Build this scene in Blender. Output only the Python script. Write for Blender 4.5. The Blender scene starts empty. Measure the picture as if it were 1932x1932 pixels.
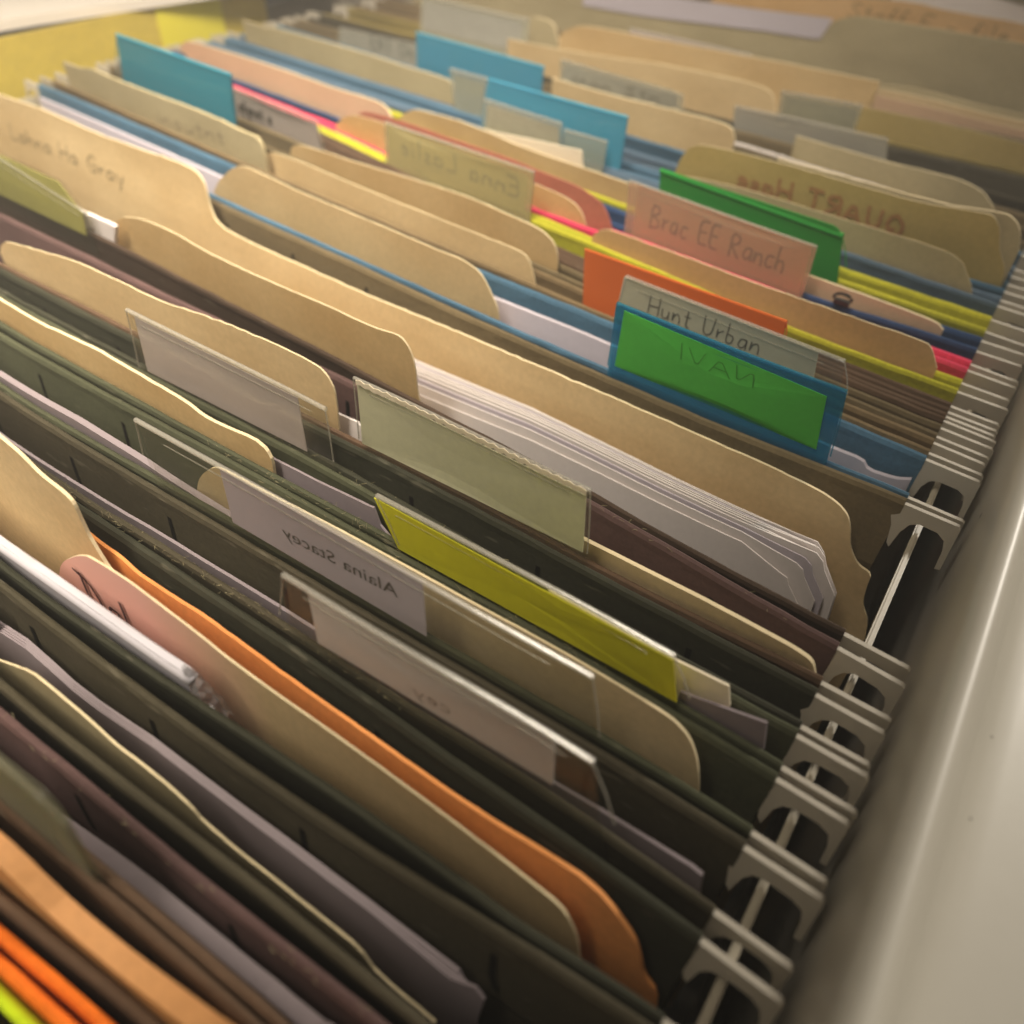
import bpy, bmesh, math, random
import numpy as np
from mathutils import Vector, Matrix
random.seed(7); rng = np.random.RandomState(7)
MM = 0.001
sc = bpy.context.scene
COL = sc.collection

# ------------------------------------------------------------------ camera
H = 85.0                      # camera height above the folder tops, in mm
FPX, PP = 1524.0, 966.0       # focal length and centre, in picture units of 1932 across
XA = Vector((0.829723, 0.398267, -0.391080))
YA = Vector((0.557395, -0.554150, 0.618246))
ZA = Vector((0.029510, -0.730959, -0.681783))
def w_of(c):                  # lens direction (right, down, forward) -> world
    c = Vector(c); return Vector((XA.dot(c), YA.dot(c), ZA.dot(c)))
cam = bpy.data.objects.new('camera', bpy.data.cameras.new('camera'))
COL.objects.link(cam)
r_, d_, f_ = w_of((1, 0, 0)), w_of((0, 1, 0)), w_of((0, 0, 1))
f_.normalize(); u_ = (-d_ + f_ * d_.dot(f_)).normalized(); r_ = f_.cross(u_).normalized()
cam.matrix_world = Matrix((( r_.x, u_.x, -f_.x, 0), (r_.y, u_.y, -f_.y, 0), (r_.z, u_.z, -f_.z, H * MM), (0, 0, 0, 1)))
cam.data.sensor_width = 36; cam.data.lens = 36 * FPX / 1932.0
cam.data.clip_start = 0.002; cam.data.clip_end = 10
cam.data.dof.use_dof = True
cam.data.dof.focus_distance = 0.124
cam.data.dof.aperture_fstop = 15
sc.camera = cam

# ------------------------------------------------------------------ light
w = bpy.data.worlds.new('World'); sc.world = w; w.use_nodes = True
w.node_tree.nodes['Background'].inputs[0].default_value = (1.0, 0.90, 0.78, 1)
w.node_tree.nodes['Background'].inputs[1].default_value = 0.035
def lamp(name, kind, loc, target, power, color, **kw):
    l = bpy.data.lights.new(name, kind); l.energy = power; l.color = color
    for k, v in kw.items(): setattr(l, k, v)
    o = bpy.data.objects.new(name, l); COL.objects.link(o)
    o.location = Vector(loc) * MM
    o.rotation_euler = (Vector(target) - Vector(loc)).to_track_quat('-Z', 'Y').to_euler()
    return o
k_ = lamp('key_lamp', 'AREA', (-135, -150, 285), (-215, 110, 0), 2.9, (1.0, 0.89, 0.74), shape='RECTANGLE', size=0.10, size_y=0.76, spread=math.radians(76))
k_.rotation_euler = Matrix((Vector((1, 0, 0)), Vector((0, 1, 0)), Vector((0, 0, 1)))).to_euler()
_d = Vector((-80, 85, -285)).normalized(); _y = (Vector((0, 1, 0)) - _d * _d.y).normalized(); _x = _y.cross(-_d)
k_.rotation_euler = Matrix(((_x.x, _y.x, -_d.x), (_x.y, _y.y, -_d.y), (_x.z, _y.z, -_d.z))).to_euler()
lamp('side_lamp', 'AREA', (480, 40, 430), (0, 150, 0), .9, (1.0, 0.92, 0.80), shape='DISK', size=0.22)
lamp('ridge_highlight_spot', 'SPOT', (240, 1000, 620), (48, 150, 10), 170.0, (1.0, 0.92, 0.80), spot_size=math.radians(10.5), spot_blend=1.0, shadow_soft_size=0.16)  # unseen narrow spot, added to put a highlight on the drawer ridge
sc.view_settings.view_transform = 'Standard'; sc.view_settings.look = 'None'
sc.view_settings.exposure = -0.12; sc.view_settings.gamma = 1.0
sc.view_settings.use_curve_mapping = False

# ------------------------------------------------------------------ pixels to points
CAM = Vector((0, 0, H))
def ray(q): return w_of((q[0] - PP, q[1] - PP, FPX))
def ground(q, z=0.0):
    r = ray(q); t = (z - H) / r.z
    return CAM + r * t
GX = np.arange(-330.0, 30.01, 5.0)
class Curve:                  # y as a function of x: the plan line of an upright sheet; k: how far it leans with depth
    def __init__(self, y, k=0.0): self.y = np.array(y, float); self.k = np.zeros_like(self.y) + k; self.wave = 0.0; self.seed = 0.0
    def __call__(self, x, z=0.0):
        v = float(np.interp(x, GX, self.y))
        d = (1 - math.exp(z / 20.0)) if z < 0 else -.6 * (1 - math.exp(-z / 12.0))
        return v + float(np.interp(x, GX, self.k)) * d
def curve_px(pts, z=0.0):
    P = sorted([tuple(ground(q, z))[:2] for q in pts])
    xs = [p[0] for p in P]; ys = [p[1] for p in P]
    s = -0.075 if ys[0] > 25 else -0.01
    xs = [-360.0] + xs + [60.0]
    ys = [ys[0] + s * (-360.0 - xs[1])] + ys + [ys[-1] + s * (60.0 - xs[-2])]
    y = np.interp(GX, xs, ys)
    k = np.array([1, 2, 3, 4, 3, 2, 1.0]); k /= k.sum()
    yp = np.pad(y, 3, mode='edge'); yp[:3] = y[0] - (y[1] - y[0]) * np.array([3, 2, 1]); yp[-3:] = y[-1] + (y[-1] - y[-2]) * np.array([1, 2, 3])
    return np.convolve(yp, k, 'valid')
def hit(q, cv, yo=0.0):       # where the line of sight meets the sheet standing on that curve
    r = ray(q)
    def g(t): return r.y * t - cv(r.x * t, H + r.z * t) - yo
    t0, t1 = 0.0, None; n = 300; tm = 1.1 / FPX * 1000
    prev = 0.0
    for i in range(1, n):
        t = tm * i / n
        if g(t) > 0: t1 = t; break
        prev = t
    if t1 is None: t1 = tm
    a, b = prev, t1
    for _ in range(40):
        m = (a + b) / 2
        if g(m) > 0: b = m
        else: a = m
    return (r.x * b, H + r.z * b)

# ------------------------------------------------------------------ materials
MATS = {}
def nt(name):
    m = bpy.data.materials.new(name); m.use_nodes = True
    t = m.node_tree; b = t.nodes['Principled BSDF']; return m, t, b
def paper(name, c, rough=0.75, var=0.12, bump=0.15, grain=900.0, warm=None, spec=0.25, fleck=0.0, trans=0.0):
    if name in MATS: return MATS[name]
    m, t, b = nt(name); N, L = t.nodes, t.links
    tc = N.new('ShaderNodeTexCoord')
    n1 = N.new('ShaderNodeTexNoise'); n1.inputs['Scale'].default_value = 22; n1.inputs['Detail'].default_value = 5; n1.inputs['Roughness'].default_value = .6
    mp = N.new('ShaderNodeMapping'); mp.inputs['Scale'].default_value = (1, 1, 2.2)
    L.new(tc.outputs['Object'], mp.inputs[0]); L.new(mp.outputs[0], n1.inputs['Vector'])
    n2 = N.new('ShaderNodeTexNoise'); n2.inputs['Scale'].default_value = grain; n2.inputs['Detail'].default_value = 3
    L.new(tc.outputs['Object'], n2.inputs['Vector'])
    mx = N.new('ShaderNodeMix'); mx.data_type = 'RGBA'
    c2 = warm or tuple(v * (1 - 2 * var) for v in c)
    mx.inputs[6].default_value = (*[v * (1 + var * .6) for v in c], 1); mx.inputs[7].default_value = (*c2, 1)
    cr = N.new('ShaderNodeMapRange'); cr.inputs[1].default_value = .35; cr.inputs[2].default_value = .7
    L.new(n1.outputs[0], cr.inputs[0]); L.new(cr.outputs[0], mx.inputs[0])
    mg = N.new('ShaderNodeMix'); mg.data_type = 'RGBA'; mg.blend_type = 'MULTIPLY'; mg.inputs[0].default_value = 1
    r2 = N.new('ShaderNodeMapRange'); r2.inputs[1].default_value = .3; r2.inputs[2].default_value = .7; r2.inputs[3].default_value = 1 - var; r2.inputs[4].default_value = 1 + var * .5
    L.new(n2.outputs[0], r2.inputs[0]); L.new(mx.outputs[2], mg.inputs[6]); L.new(r2.outputs[0], mg.inputs[7])
    out = mg.outputs[2]
    if fleck > 0:
        n3 = N.new('ShaderNodeTexNoise'); n3.inputs['Scale'].default_value = 420; n3.inputs['Detail'].default_value = 2
        m3 = N.new('ShaderNodeMapping'); m3.inputs['Scale'].default_value = (.35, 1, 1.6); L.new(tc.outputs['Object'], m3.inputs[0]); L.new(m3.outputs[0], n3.inputs['Vector'])
        r3 = N.new('ShaderNodeMapRange'); r3.inputs[1].default_value = .66; r3.inputs[2].default_value = .74; r3.inputs[4].default_value = fleck
        L.new(n3.outputs[0], r3.inputs[0])
        mf = N.new('ShaderNodeMix'); mf.data_type = 'RGBA'; mf.inputs[7].default_value = (.42, .38, .28, 1)
        L.new(r3.outputs[0], mf.inputs[0]); L.new(out, mf.inputs[6]); out = mf.outputs[2]
    L.new(out, b.inputs['Base Color'])
    b.inputs['Roughness'].default_value = rough; b.inputs['Specular IOR Level'].default_value = spec
    bp = N.new('ShaderNodeBump'); bp.inputs['Strength'].default_value = bump; bp.inputs['Distance'].default_value = .0002
    L.new(n2.outputs[0], bp.inputs['Height']); L.new(bp.outputs[0], b.inputs['Normal'])
    if trans > 0:
        tr = N.new('ShaderNodeBsdfTranslucent'); L.new(out, tr.inputs[0])
        ms = N.new('ShaderNodeMixShader'); ms.inputs[0].default_value = trans
        L.new(b.outputs[0], ms.inputs[1]); L.new(tr.outputs[0], ms.inputs[2]); L.new(ms.outputs[0], t.nodes['Material Output'].inputs[0])
    MATS[name] = m; return m
def plastic(name, tint, gloss=0.10, body=0.0, rough=0.12, bodycol=(.8, .8, .75)):
    if name in MATS: return MATS[name]
    m = bpy.data.materials.new(name); m.use_nodes = True; t = m.node_tree; N, L = t.nodes, t.links
    N.remove(N['Principled BSDF'])
    tr = N.new('ShaderNodeBsdfTransparent'); tr.inputs[0].default_value = (*tint, 1)
    gl = N.new('ShaderNodeBsdfGlossy'); gl.inputs['Roughness'].default_value = rough
    df = N.new('ShaderNodeBsdfDiffuse'); df.inputs[0].default_value = (*bodycol, 1)
    tc = N.new('ShaderNodeTexCoord'); n = N.new('ShaderNodeTexNoise'); n.inputs['Scale'].default_value = 120; n.inputs['Detail'].default_value = 4
    L.new(tc.outputs['Object'], n.inputs['Vector'])
    bp = N.new('ShaderNodeBump'); bp.inputs['Strength'].default_value = .25; bp.inputs['Distance'].default_value = .0004
    L.new(n.outputs[0], bp.inputs['Height']); L.new(bp.outputs[0], gl.inputs['Normal'])
    m1 = N.new('ShaderNodeMixShader'); m1.inputs[0].default_value = body; L.new(tr.outputs[0], m1.inputs[1]); L.new(df.outputs[0], m1.inputs[2])
    lw = N.new('ShaderNodeLayerWeight'); lw.inputs[0].default_value = .25
    mr = N.new('ShaderNodeMapRange'); mr.inputs[3].default_value = gloss * .15; mr.inputs[4].default_value = min(1, gloss * .8)
    L.new(lw.outputs['Facing'], mr.inputs[0])
    m2 = N.new('ShaderNodeMixShader'); L.new(mr.outputs[0], m2.inputs[0]); L.new(m1.outputs[0], m2.inputs[1]); L.new(gl.outputs[0], m2.inputs[2])
    L.new(m2.outputs[0], N['Material Output'].inputs[0])
    MATS[name] = m; return m
def metal(name, c, rough=0.35, coat=0.3, speck=False, wear=0.06, dust=None):
    if name in MATS: return MATS[name]
    m, t, b = nt(name); N, L = t.nodes, t.links
    tc = N.new('ShaderNodeTexCoord'); n = N.new('ShaderNodeTexNoise'); n.inputs['Scale'].default_value = 30; n.inputs['Detail'].default_value = 6
    L.new(tc.outputs['Object'], n.inputs['Vector'])
    mx = N.new('ShaderNodeMix'); mx.data_type = 'RGBA'; mx.inputs[6].default_value = (*c, 1); mx.inputs[7].default_value = (*[v * (1 - wear * 3) for v in c], 1)
    L.new(n.outputs[0], mx.inputs[0]); out = mx.outputs[2]
    if speck:
        v = N.new('ShaderNodeTexVoronoi'); v.inputs['Scale'].default_value = 62; v.inputs['Randomness'].default_value = 1.0
        L.new(tc.outputs['Object'], v.inputs['Vector'])
        r = N.new('ShaderNodeMapRange'); r.inputs[1].default_value = .028; r.inputs[2].default_value = .045; r.inputs[3].default_value = 1; r.inputs[4].default_value = 0
        L.new(v.outputs['Distance'], r.inputs[0])
        m2 = N.new('ShaderNodeMix'); m2.data_type = 'RGBA'; m2.inputs[7].default_value = (.05, .04, .03, 1)
        L.new(r.outputs[0], m2.inputs[0]); L.new(out, m2.inputs[6]); out = m2.outputs[2]
    L.new(out, b.inputs['Base Color']); b.inputs['Roughness'].default_value = rough
    b.inputs['Coat Weight'].default_value = coat; b.inputs['Coat Roughness'].default_value = rough * .7
    n4 = N.new('ShaderNodeTexNoise'); n4.inputs['Scale'].default_value = 500; L.new(tc.outputs['Object'], n4.inputs['Vector'])
    bp = N.new('ShaderNodeBump'); bp.inputs['Strength'].default_value = .12; bp.inputs['Distance'].default_value = .0002
    L.new(n4.outputs[0], bp.inputs['Height']); L.new(bp.outputs[0], b.inputs['Normal'])
    MATS[name] = m; return m

def hexc(h):
    v = [int(h[i:i + 2], 16) / 255 for i in (0, 2, 4)]
    return tuple(x / 12.92 if x <= .04045 else ((x + .055) / 1.055) ** 2.4 for x in v)
def hang_mat(key):
    c = dict(green='494b37', olive='484232', darkgreen='37372a', brown='5f4a38', darkbrown='46372b', mauve='5d4744', khaki='6f6146',
             tan='7d6a4c', blue='4c7088', teal='3a7a88', slate='5b7184', navy='2f4a72', yellow='c8c432', pink='f0476c', orange='f4791f',
             lime='c8e01c', grey='6a665a', mustard='8a7a44', royal='3a55a8')[key]
    fl = 0.13 if key in ('green', 'olive', 'darkgreen', 'brown', 'darkbrown') else 0.0
    return paper('hanging_paper_' + key, hexc(c), rough=.8, var=.14, bump=.3, grain=1300, fleck=fl)
MANILA = lambda: paper('manila_card', hexc('e0c08c'), rough=.62, var=.05, bump=.12, warm=hexc('d2ab74'))
def man_mat(key):
    if key == 'pink_manila':
        m = man_mat('manila').copy(); m.name = 'card_pink_to_manila'; t = m.node_tree; N, L = t.nodes, t.links
        b = N['Principled BSDF']; src = b.inputs['Base Color'].links[0].from_socket
        tc = N.new('ShaderNodeTexCoord'); sp = N.new('ShaderNodeSeparateXYZ'); L.new(tc.outputs['Object'], sp.inputs[0])
        mr = N.new('ShaderNodeMapRange'); mr.inputs[1].default_value = -.020; mr.inputs[2].default_value = .002; mr.inputs[3].default_value = 1; mr.inputs[4].default_value = 0
        L.new(sp.outputs[0], mr.inputs[0]); mx = N.new('ShaderNodeMix'); mx.data_type = 'RGBA'; mx.inputs[7].default_value = (*hexc('f2bcac'), 1)
        L.new(mr.outputs[0], mx.inputs[0]); L.new(src, mx.inputs[6]); L.new(mx.outputs[2], b.inputs['Base Color']); return m
    c = dict(manila=('cfb68a', 'c0a476'), gold=('c6ab7c', 'b89866'), pale=('d4bf96', 'c6ae82'), pink=('ecb8a0', 'dca080'), orange=('eea260', 'e08e48'),
             amber=('d6b07c', 'c8a068'), red=('bc7460', 'a86452'), peach=('c8a384', 'ba9474'), olive=('b9ab86', 'a89a76'), mustard=('b9a468', 'aa9558'), rust=('cf9862', 'bc8450'))[key]
    return paper('card_' + key, hexc(c[0]), rough=.66, var=.08, bump=.2, warm=hexc(c[1]), trans=.08)
def white_mat(key='white'):
    c = dict(white='ece4e0', lavender='cdc4cc', grey='c4b8b4', cream='ecdfc4', mauve='93878a')[key]
    return paper('sheet_' + key, hexc(c), rough=.65, var=.03, bump=.08, trans=.12)
INK = lambda k='black': paper('ink_' + k, dict(black=(.02, .018, .016), grey=(.12, .11, .09), red=(.30, .05, .03), brown=(.16, .08, .05), green=(.03, .12, .02), maroon=(.05, .01, .015))[k], rough=.5, var=.1)

# ------------------------------------------------------------------ objects
def tag(o, label=None, cat=None, group=None, kind=None):
    if label: o['label'] = label
    if cat: o['category'] = cat
    if group: o['group'] = group
    if kind: o['kind'] = kind
    return o
def empty(name, loc, label, cat, group=None):
    o = bpy.data.objects.new(name, None); COL.objects.link(o); o.location = Vector(loc) * MM
    o.empty_display_size = .01
    return tag(o, label, cat, group)
def link(name, bm, mat, parent=None, smooth=False):
    bmesh.ops.recalc_face_normals(bm, faces=bm.faces)
    org = Vector((0, 0, 0))
    if parent is not None:
        p = parent; 
        while p is not None: org += Vector(p.location); p = p.parent
    else:
        cs = [v.co for v in bm.verts]
        org = Vector((sum(c.x for c in cs) / len(cs), sum(c.y for c in cs) / len(cs), min(c.z for c in cs))) * MM
    for v in bm.verts: v.co = v.co * MM - org
    me = bpy.data.meshes.new(name); bm.to_mesh(me); bm.free()
    for m in (mat if isinstance(mat, (list, tuple)) else [mat]): me.materials.append(m)
    if smooth: me.shade_smooth()
    o = bpy.data.objects.new(name, me); COL.objects.link(o)
    if parent is not None: o.parent = parent
    else: o.location = org
    return o
def wob(x, z, s):             # gentle waviness of a sheet
    return math.sin(x * .045 + s * 1.7) * .5 + math.sin(x * .11 + z * .05 + s * 3.1) * .3 + math.sin(z * .09 + x * .02 + s * 5.3) * .35
def sheet_bm(poly, cv, yo=0.0, th=.35, step=6.0, wave=.12, seed=0.0, zc=(-30, -12, -6, 0, 4, 8, 12), lean=0.0, bm=None, rim=0):
    """poly: outline as (x, z) in mm, standing on curve cv; th: real thickness"""
    from mathutils.geometry import delaunay_2d_cdt
    Q = [Vector(p) for p in poly]; n0 = len(Q)
    x0 = min(p.x for p in Q); x1 = max(p.x for p in Q); z0 = min(p.y for p in Q); z1 = max(p.y for p in Q)
    pts = list(Q)
    if x1 - x0 > step * 1.5:
        zl = [z for z in (list(zc) + [-60, -110, -170, -20, -2, 2, 6, 10, 16, 20] if zc else (-3, 4, 9)) if z0 + .6 < z < z1 - .3]
        x = math.ceil(x0 / step) * step
        while x < x1:
            if x - x0 > .5 and x1 - x > .5: pts += [Vector((x + .011, z + .007)) for z in sorted(set(zl))]
            x += step
    V, E_, F_, *_r = delaunay_2d_cdt(pts, [(i, (i + 1) % n0) for i in range(n0)], [], 1, 1e-4)
    own = bmesh.new(); ov = [own.verts.new((v.x, 0, v.y)) for v in V]
    for f in F_:
        try: own.faces.new([ov[i] for i in f])
        except ValueError: pass
    for v in [v for v in own.verts if not v.link_faces]: own.verts.remove(v)
    bm = bm or bmesh.new()
    A, B = {}, {}
    for v in own.verts:
        x, z = v.co.x, v.co.z
        y = cv(x, z) + yo + wave * wob(x, z, seed) + lean * max(0, z)
        A[v] = bm.verts.new((x, y - th / 2, z)); B[v] = bm.verts.new((x, y + th / 2, z))
    for f in own.faces:
        try:
            bm.faces.new([A[v] for v in f.verts]); bm.faces.new([B[v] for v in reversed(f.verts)])
        except ValueError: pass
    for e in own.edges:
        if len(e.link_faces) == 1:
            a, b = e.verts
            try:
                ff = bm.faces.new((A[a], A[b], B[b], B[a])); ff.material_index = rim
            except ValueError: pass
    own.free(); return bm
def jitter(P, amp=.12, step=3.0, seed=0):
    R = random.Random(seed); out = []
    for i in range(len(P) - 1):
        (x0, z0), (x1, z1) = P[i], P[i + 1]
        d = math.hypot(x1 - x0, z1 - z0); n = max(1, int(d / step))
        for k in range(n):
            t = k / n; out.append((x0 + (x1 - x0) * t, z0 + (z1 - z0) * t + ((R.uniform(-amp, amp) * (3.0 if R.random() < .05 and amp > .05 else 1)) if k else 0)))
    out.append(P[-1]); return out
def smooth_path(P, it=2):     # round the corners of a traced outline
    for _ in range(it):
        Q = [P[0]]
        for a, b in zip(P[:-1], P[1:]):
            Q.append((a[0] * .8 + b[0] * .2, a[1] * .8 + b[1] * .2)); Q.append((a[0] * .2 + b[0] * .8, a[1] * .2 + b[1] * .8))
        Q.append(P[-1]); P = Q
    return P
def tube_bm(P, r, n=8, bm=None):
    bm = bm or bmesh.new(); rings = []
    for i, p in enumerate(P):
        p = Vector(p); d = (Vector(P[min(i + 1, len(P) - 1)]) - Vector(P[max(i - 1, 0)])).normalized()
        a = d.orthogonal().normalized(); b = d.cross(a)
        rings.append([bm.verts.new(p + (a * math.cos(6.2832 * k / n) + b * math.sin(6.2832 * k / n)) * r) for k in range(n)])
    for A, B in zip(rings[:-1], rings[1:]):
        for k in range(n): bm.faces.new((A[k], A[(k + 1) % n], B[(k + 1) % n], B[k]))
    bm.faces.new(list(reversed(rings[0]))); bm.faces.new(rings[-1]); return bm
def extrude_y(profile, y0, y1, n=40, xoff=None, closed=True, bm=None):
    bm = bm or bmesh.new(); R = []
    for i in range(n + 1):
        y = y0 + (y1 - y0) * i / n; dx = xoff(y) if xoff else 0
        R.append([bm.verts.new((x + dx, y, z)) for x, z in profile])
    m = len(profile)
    for A, B in zip(R[:-1], R[1:]):
        for k in range(m if closed else m - 1): bm.faces.new((A[k], A[(k + 1) % m], B[(k + 1) % m], B[k]))
    if closed: bm.faces.new(list(reversed(R[0]))); bm.faces.new(R[-1])
    return bm
def box_bm(a, b, bm=None, bev=0):
    bm = bm or bmesh.new()
    r = bmesh.ops.create_cube(bm, size=1.0)
    for v in r['verts']:
        v.co = Vector(((a[i] + b[i]) / 2 + v.co[i] * (b[i] - a[i]) for i in range(3)))
    if bev: bmesh.ops.bevel(bm, geom=list({e for v in r['verts'] for e in v.link_edges}), offset=bev, segments=2, affect='EDGES')
    return bm
# ------------------------------------------------------------------ the drawer
def ridge_profile():
    P = [(11.5, -250), (11.5, -16), (11.5, 3), (11.7, 7), (12.3, 9.6), (13.2, 11.3), (14.4, 12.1), (15.4, 11.8), (16.3, 10.8), (17.0, 9.5), (17.8, 8.4), (19.2, 7.8), (21, 7.6), (30, 7.4), (150, 6.8), (150, 4.5), (30, 5), (19, 5.5), (16.2, 6.5), (14.6, 3), (14.4, -250)]
    return P
drawer = empty('file_drawer', (0, -140, -250), 'cream painted steel file drawer holding all the hanging folders', 'file drawer')
cream = metal('cream_enamel', hexc('cfc4ae'), rough=.30, coat=.5, speck=False, wear=.03)
ledgem = metal('cream_enamel_specked', hexc('cfc8b8'), rough=.52, coat=.7, speck=True, wear=.04)
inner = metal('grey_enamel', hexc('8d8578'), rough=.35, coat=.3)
link('side_wall', extrude_y(ridge_profile(), -140, 520, 60), ledgem, drawer, smooth=True)
link('rail', box_bm((4.1, -130, -8.6), (5.1, 505, -5.2), bev=.3), metal('rail_metal', hexc('b8ae98'), rough=.4), drawer)
link('rail', box_bm((-304.6, -130, -8.6), (-303.2, 505, -5.2), bev=.3), MATS['rail_metal'], drawer)
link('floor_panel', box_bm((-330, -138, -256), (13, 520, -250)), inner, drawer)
link('back_wall', box_bm((-330, 506, -250), (13, 512, 14), bev=1), metal('tan_enamel', hexc('a8946c'), rough=.5), drawer)
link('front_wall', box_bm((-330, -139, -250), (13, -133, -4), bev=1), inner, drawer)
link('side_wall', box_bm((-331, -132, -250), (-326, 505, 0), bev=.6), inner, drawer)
# pale flange over the far side, its edge running slightly askew as in the photo
def flange():
    bm = bmesh.new(); a = [(-329, 120), (-323.5, 178), (-311.5, 252), (-300, 325)]
    lo, hi = [], []
    for zz, rr in ((10.2, lo), (13.5, hi)):
        for (x, y) in a: rr.append(bm.verts.new((x, y, zz)))
        for (x, y) in reversed(a): rr.append(bm.verts.new((x - 90, y, zz)))
    n = len(lo)
    bm.faces.new(lo); bm.faces.new(list(reversed(hi)))
    for k in range(n): bm.faces.new((lo[k], lo[(k + 1) % n], hi[(k + 1) % n], hi[k]))
    return bm
link('top_flange', flange(), metal('white_enamel', hexc('e6ddd0'), rough=.5, coat=.1), drawer)
linerm = paper('yellow_liner', hexc('c8b24c'), rough=.35, var=.10, bump=.1, spec=.5)
liner = bmesh.new(); box_bm((-319, 60, -60), (-317.6, 283, 10), liner, bev=.2)
LN = link('yellow_divider', liner, linerm); tag(LN, 'mustard yellow plastic panel lining the far left side of the drawer', 'divider')
patchm = paper('bright_yellow_patch', hexc('dcd040'), rough=.6, var=.03)
nb = box_bm((-317.4, 226, -20), (-316.9, 258, 10.4))  # lighter yellow square laid on the yellow panel
tag(link('yellow_patch', nb, patchm), 'bright yellow square note on the yellow panel at far left', 'patch')

# ------------------------------------------------------------------ writing
S = {  # pen strokes, box 1 high
 'A': (.7, [[(0, 0), (.35, 1), (.7, 0)], [(.12, .35), (.58, .35)]]), 'B': (.6, [[(0, 0), (0, 1), (.45, .95), (.5, .7), (.05, .52), (.55, .4), (.55, .08), (0, 0)]]),
 'C': (.6, [[(.6, .85), (.3, 1), (.02, .6), (.1, .1), (.4, 0), (.6, .15)]]), 'D': (.65, [[(.05, 0), (.08, 1)], [(-.2, .98), (.4, .85), (.65, .4), (.6, .1), (.1, -.02)]]),
 'E': (.5, [[(.5, 1), (0, 1), (0, 0), (.5, 0)], [(0, .52), (.4, .52)]]), 'G': (.65, [[(.6, .85), (.3, 1), (0, .5), (.25, 0), (.6, .1), (.6, .45), (.35, .45)]]),
 'H': (.6, [[(0, 0), (0, 1)], [(.6, 0), (.6, 1)], [(0, .45), (.6, .5)]]), 'L': (.5, [[(0, 1), (0, 0), (.5, .02)]]), 'N': (.6, [[(0, 0), (.02, 1), (.55, 0), (.6, 1)]]),
 'M': (.7, [[(0, 0), (.05, 1), (.35, .3), (.65, 1), (.7, 0)]]), 'O': (.7, [[(.35, 1), (.02, .6), (.1, .1), (.4, 0), (.7, .4), (.6, .85), (.35, 1)]]),
 'Q': (.75, [[(.35, 1), (.02, .6), (.1, .1), (.4, 0), (.7, .4), (.6, .85), (.35, 1)], [(.4, .3), (.8, -.15)]]), 'R': (.6, [[(0, 0), (0, 1), (.5, .9), (.5, .6), (.02, .5), (.6, 0)]]),
 'S': (.55, [[(.5, .85), (.25, 1), (.03, .75), (.5, .3), (.35, .02), (0, .12)]]), 'T': (.6, [[(0, 1), (.6, 1)], [(.3, 1), (.3, 0)]]), 'U': (.6, [[(0, 1), (.05, .15), (.3, 0), (.55, .2), (.6, 1)]]),
 'a': (.45, [[(.4, .5), (.1, .5), (0, .15), (.2, 0), (.4, .2), (.42, .55), (.45, 0)]]), 'b': (.45, [[(0, 1), (0, 0), (.35, 0), (.4, .4), (.05, .45)]]), 'c': (.4, [[(.4, .5), (.1, .52), (0, .2), (.15, 0), (.4, .08)]]),
 'e': (.42, [[(.02, .28), (.4, .35), (.3, .55), (.05, .45), (.03, .1), (.25, 0), (.42, .1)]]), 'f': (.35, [[(.4, .95), (.2, 1), (.12, 0), (.05, -.3)], [(0, .5), (.35, .5)]]), 'g': (.45, [[(.4, .5), (.1, .5), (0, .15), (.2, 0), (.4, .5), (.35, -.4), (.05, -.35)]]),
 'h': (.45, [[(0, 1), (0, 0), (.05, .4), (.3, .5), (.42, .3), (.42, 0)]]), 'i': (.12, [[(.06, .5), (.06, 0)], [(.06, .75), (.08, .8)]]), 'l': (.15, [[(.05, 1), (.07, 0)]]),
 'n': (.45, [[(0, .5), (0, 0), (.08, .4), (.3, .52), (.42, .3), (.44, 0)]]), 'o': (.42, [[(.2, .52), (0, .3), (.1, 0), (.38, .1), (.38, .45), (.2, .52)]]), 'r': (.32, [[(0, .5), (.02, 0), (.06, .35), (.32, .5)]]),
 's': (.36, [[(.34, .48), (.08, .5), (.05, .32), (.34, .18), (.28, 0), (0, .05)]]), 't': (.32, [[(.15, .85), (.15, .05), (.32, .02)], [(0, .55), (.32, .55)]]), 'u': (.44, [[(0, .5), (.02, .08), (.25, 0), (.42, .2), (.42, .5), (.44, 0)]]),
 'y': (.45, [[(0, .5), (.18, .08)], [(.44, .5), (.15, -.4)]]), 'V': (.6, [[(0, 1), (.3, 0), (.6, 1)]]), 'I': (.15, [[(.07, 1), (.07, 0)]]), 'P': (.55, [[(0, 0), (0, 1), (.5, .9), (.5, .55), (.02, .5)]]), ' ': (.35, []), '.': (.15, [[(.05, .02), (.08, .06)]]), '-': (.4, [[(0, .4), (.4, .42)]]), "'": (.12, [[(.06, 1), (.04, .8)]])}
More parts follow.
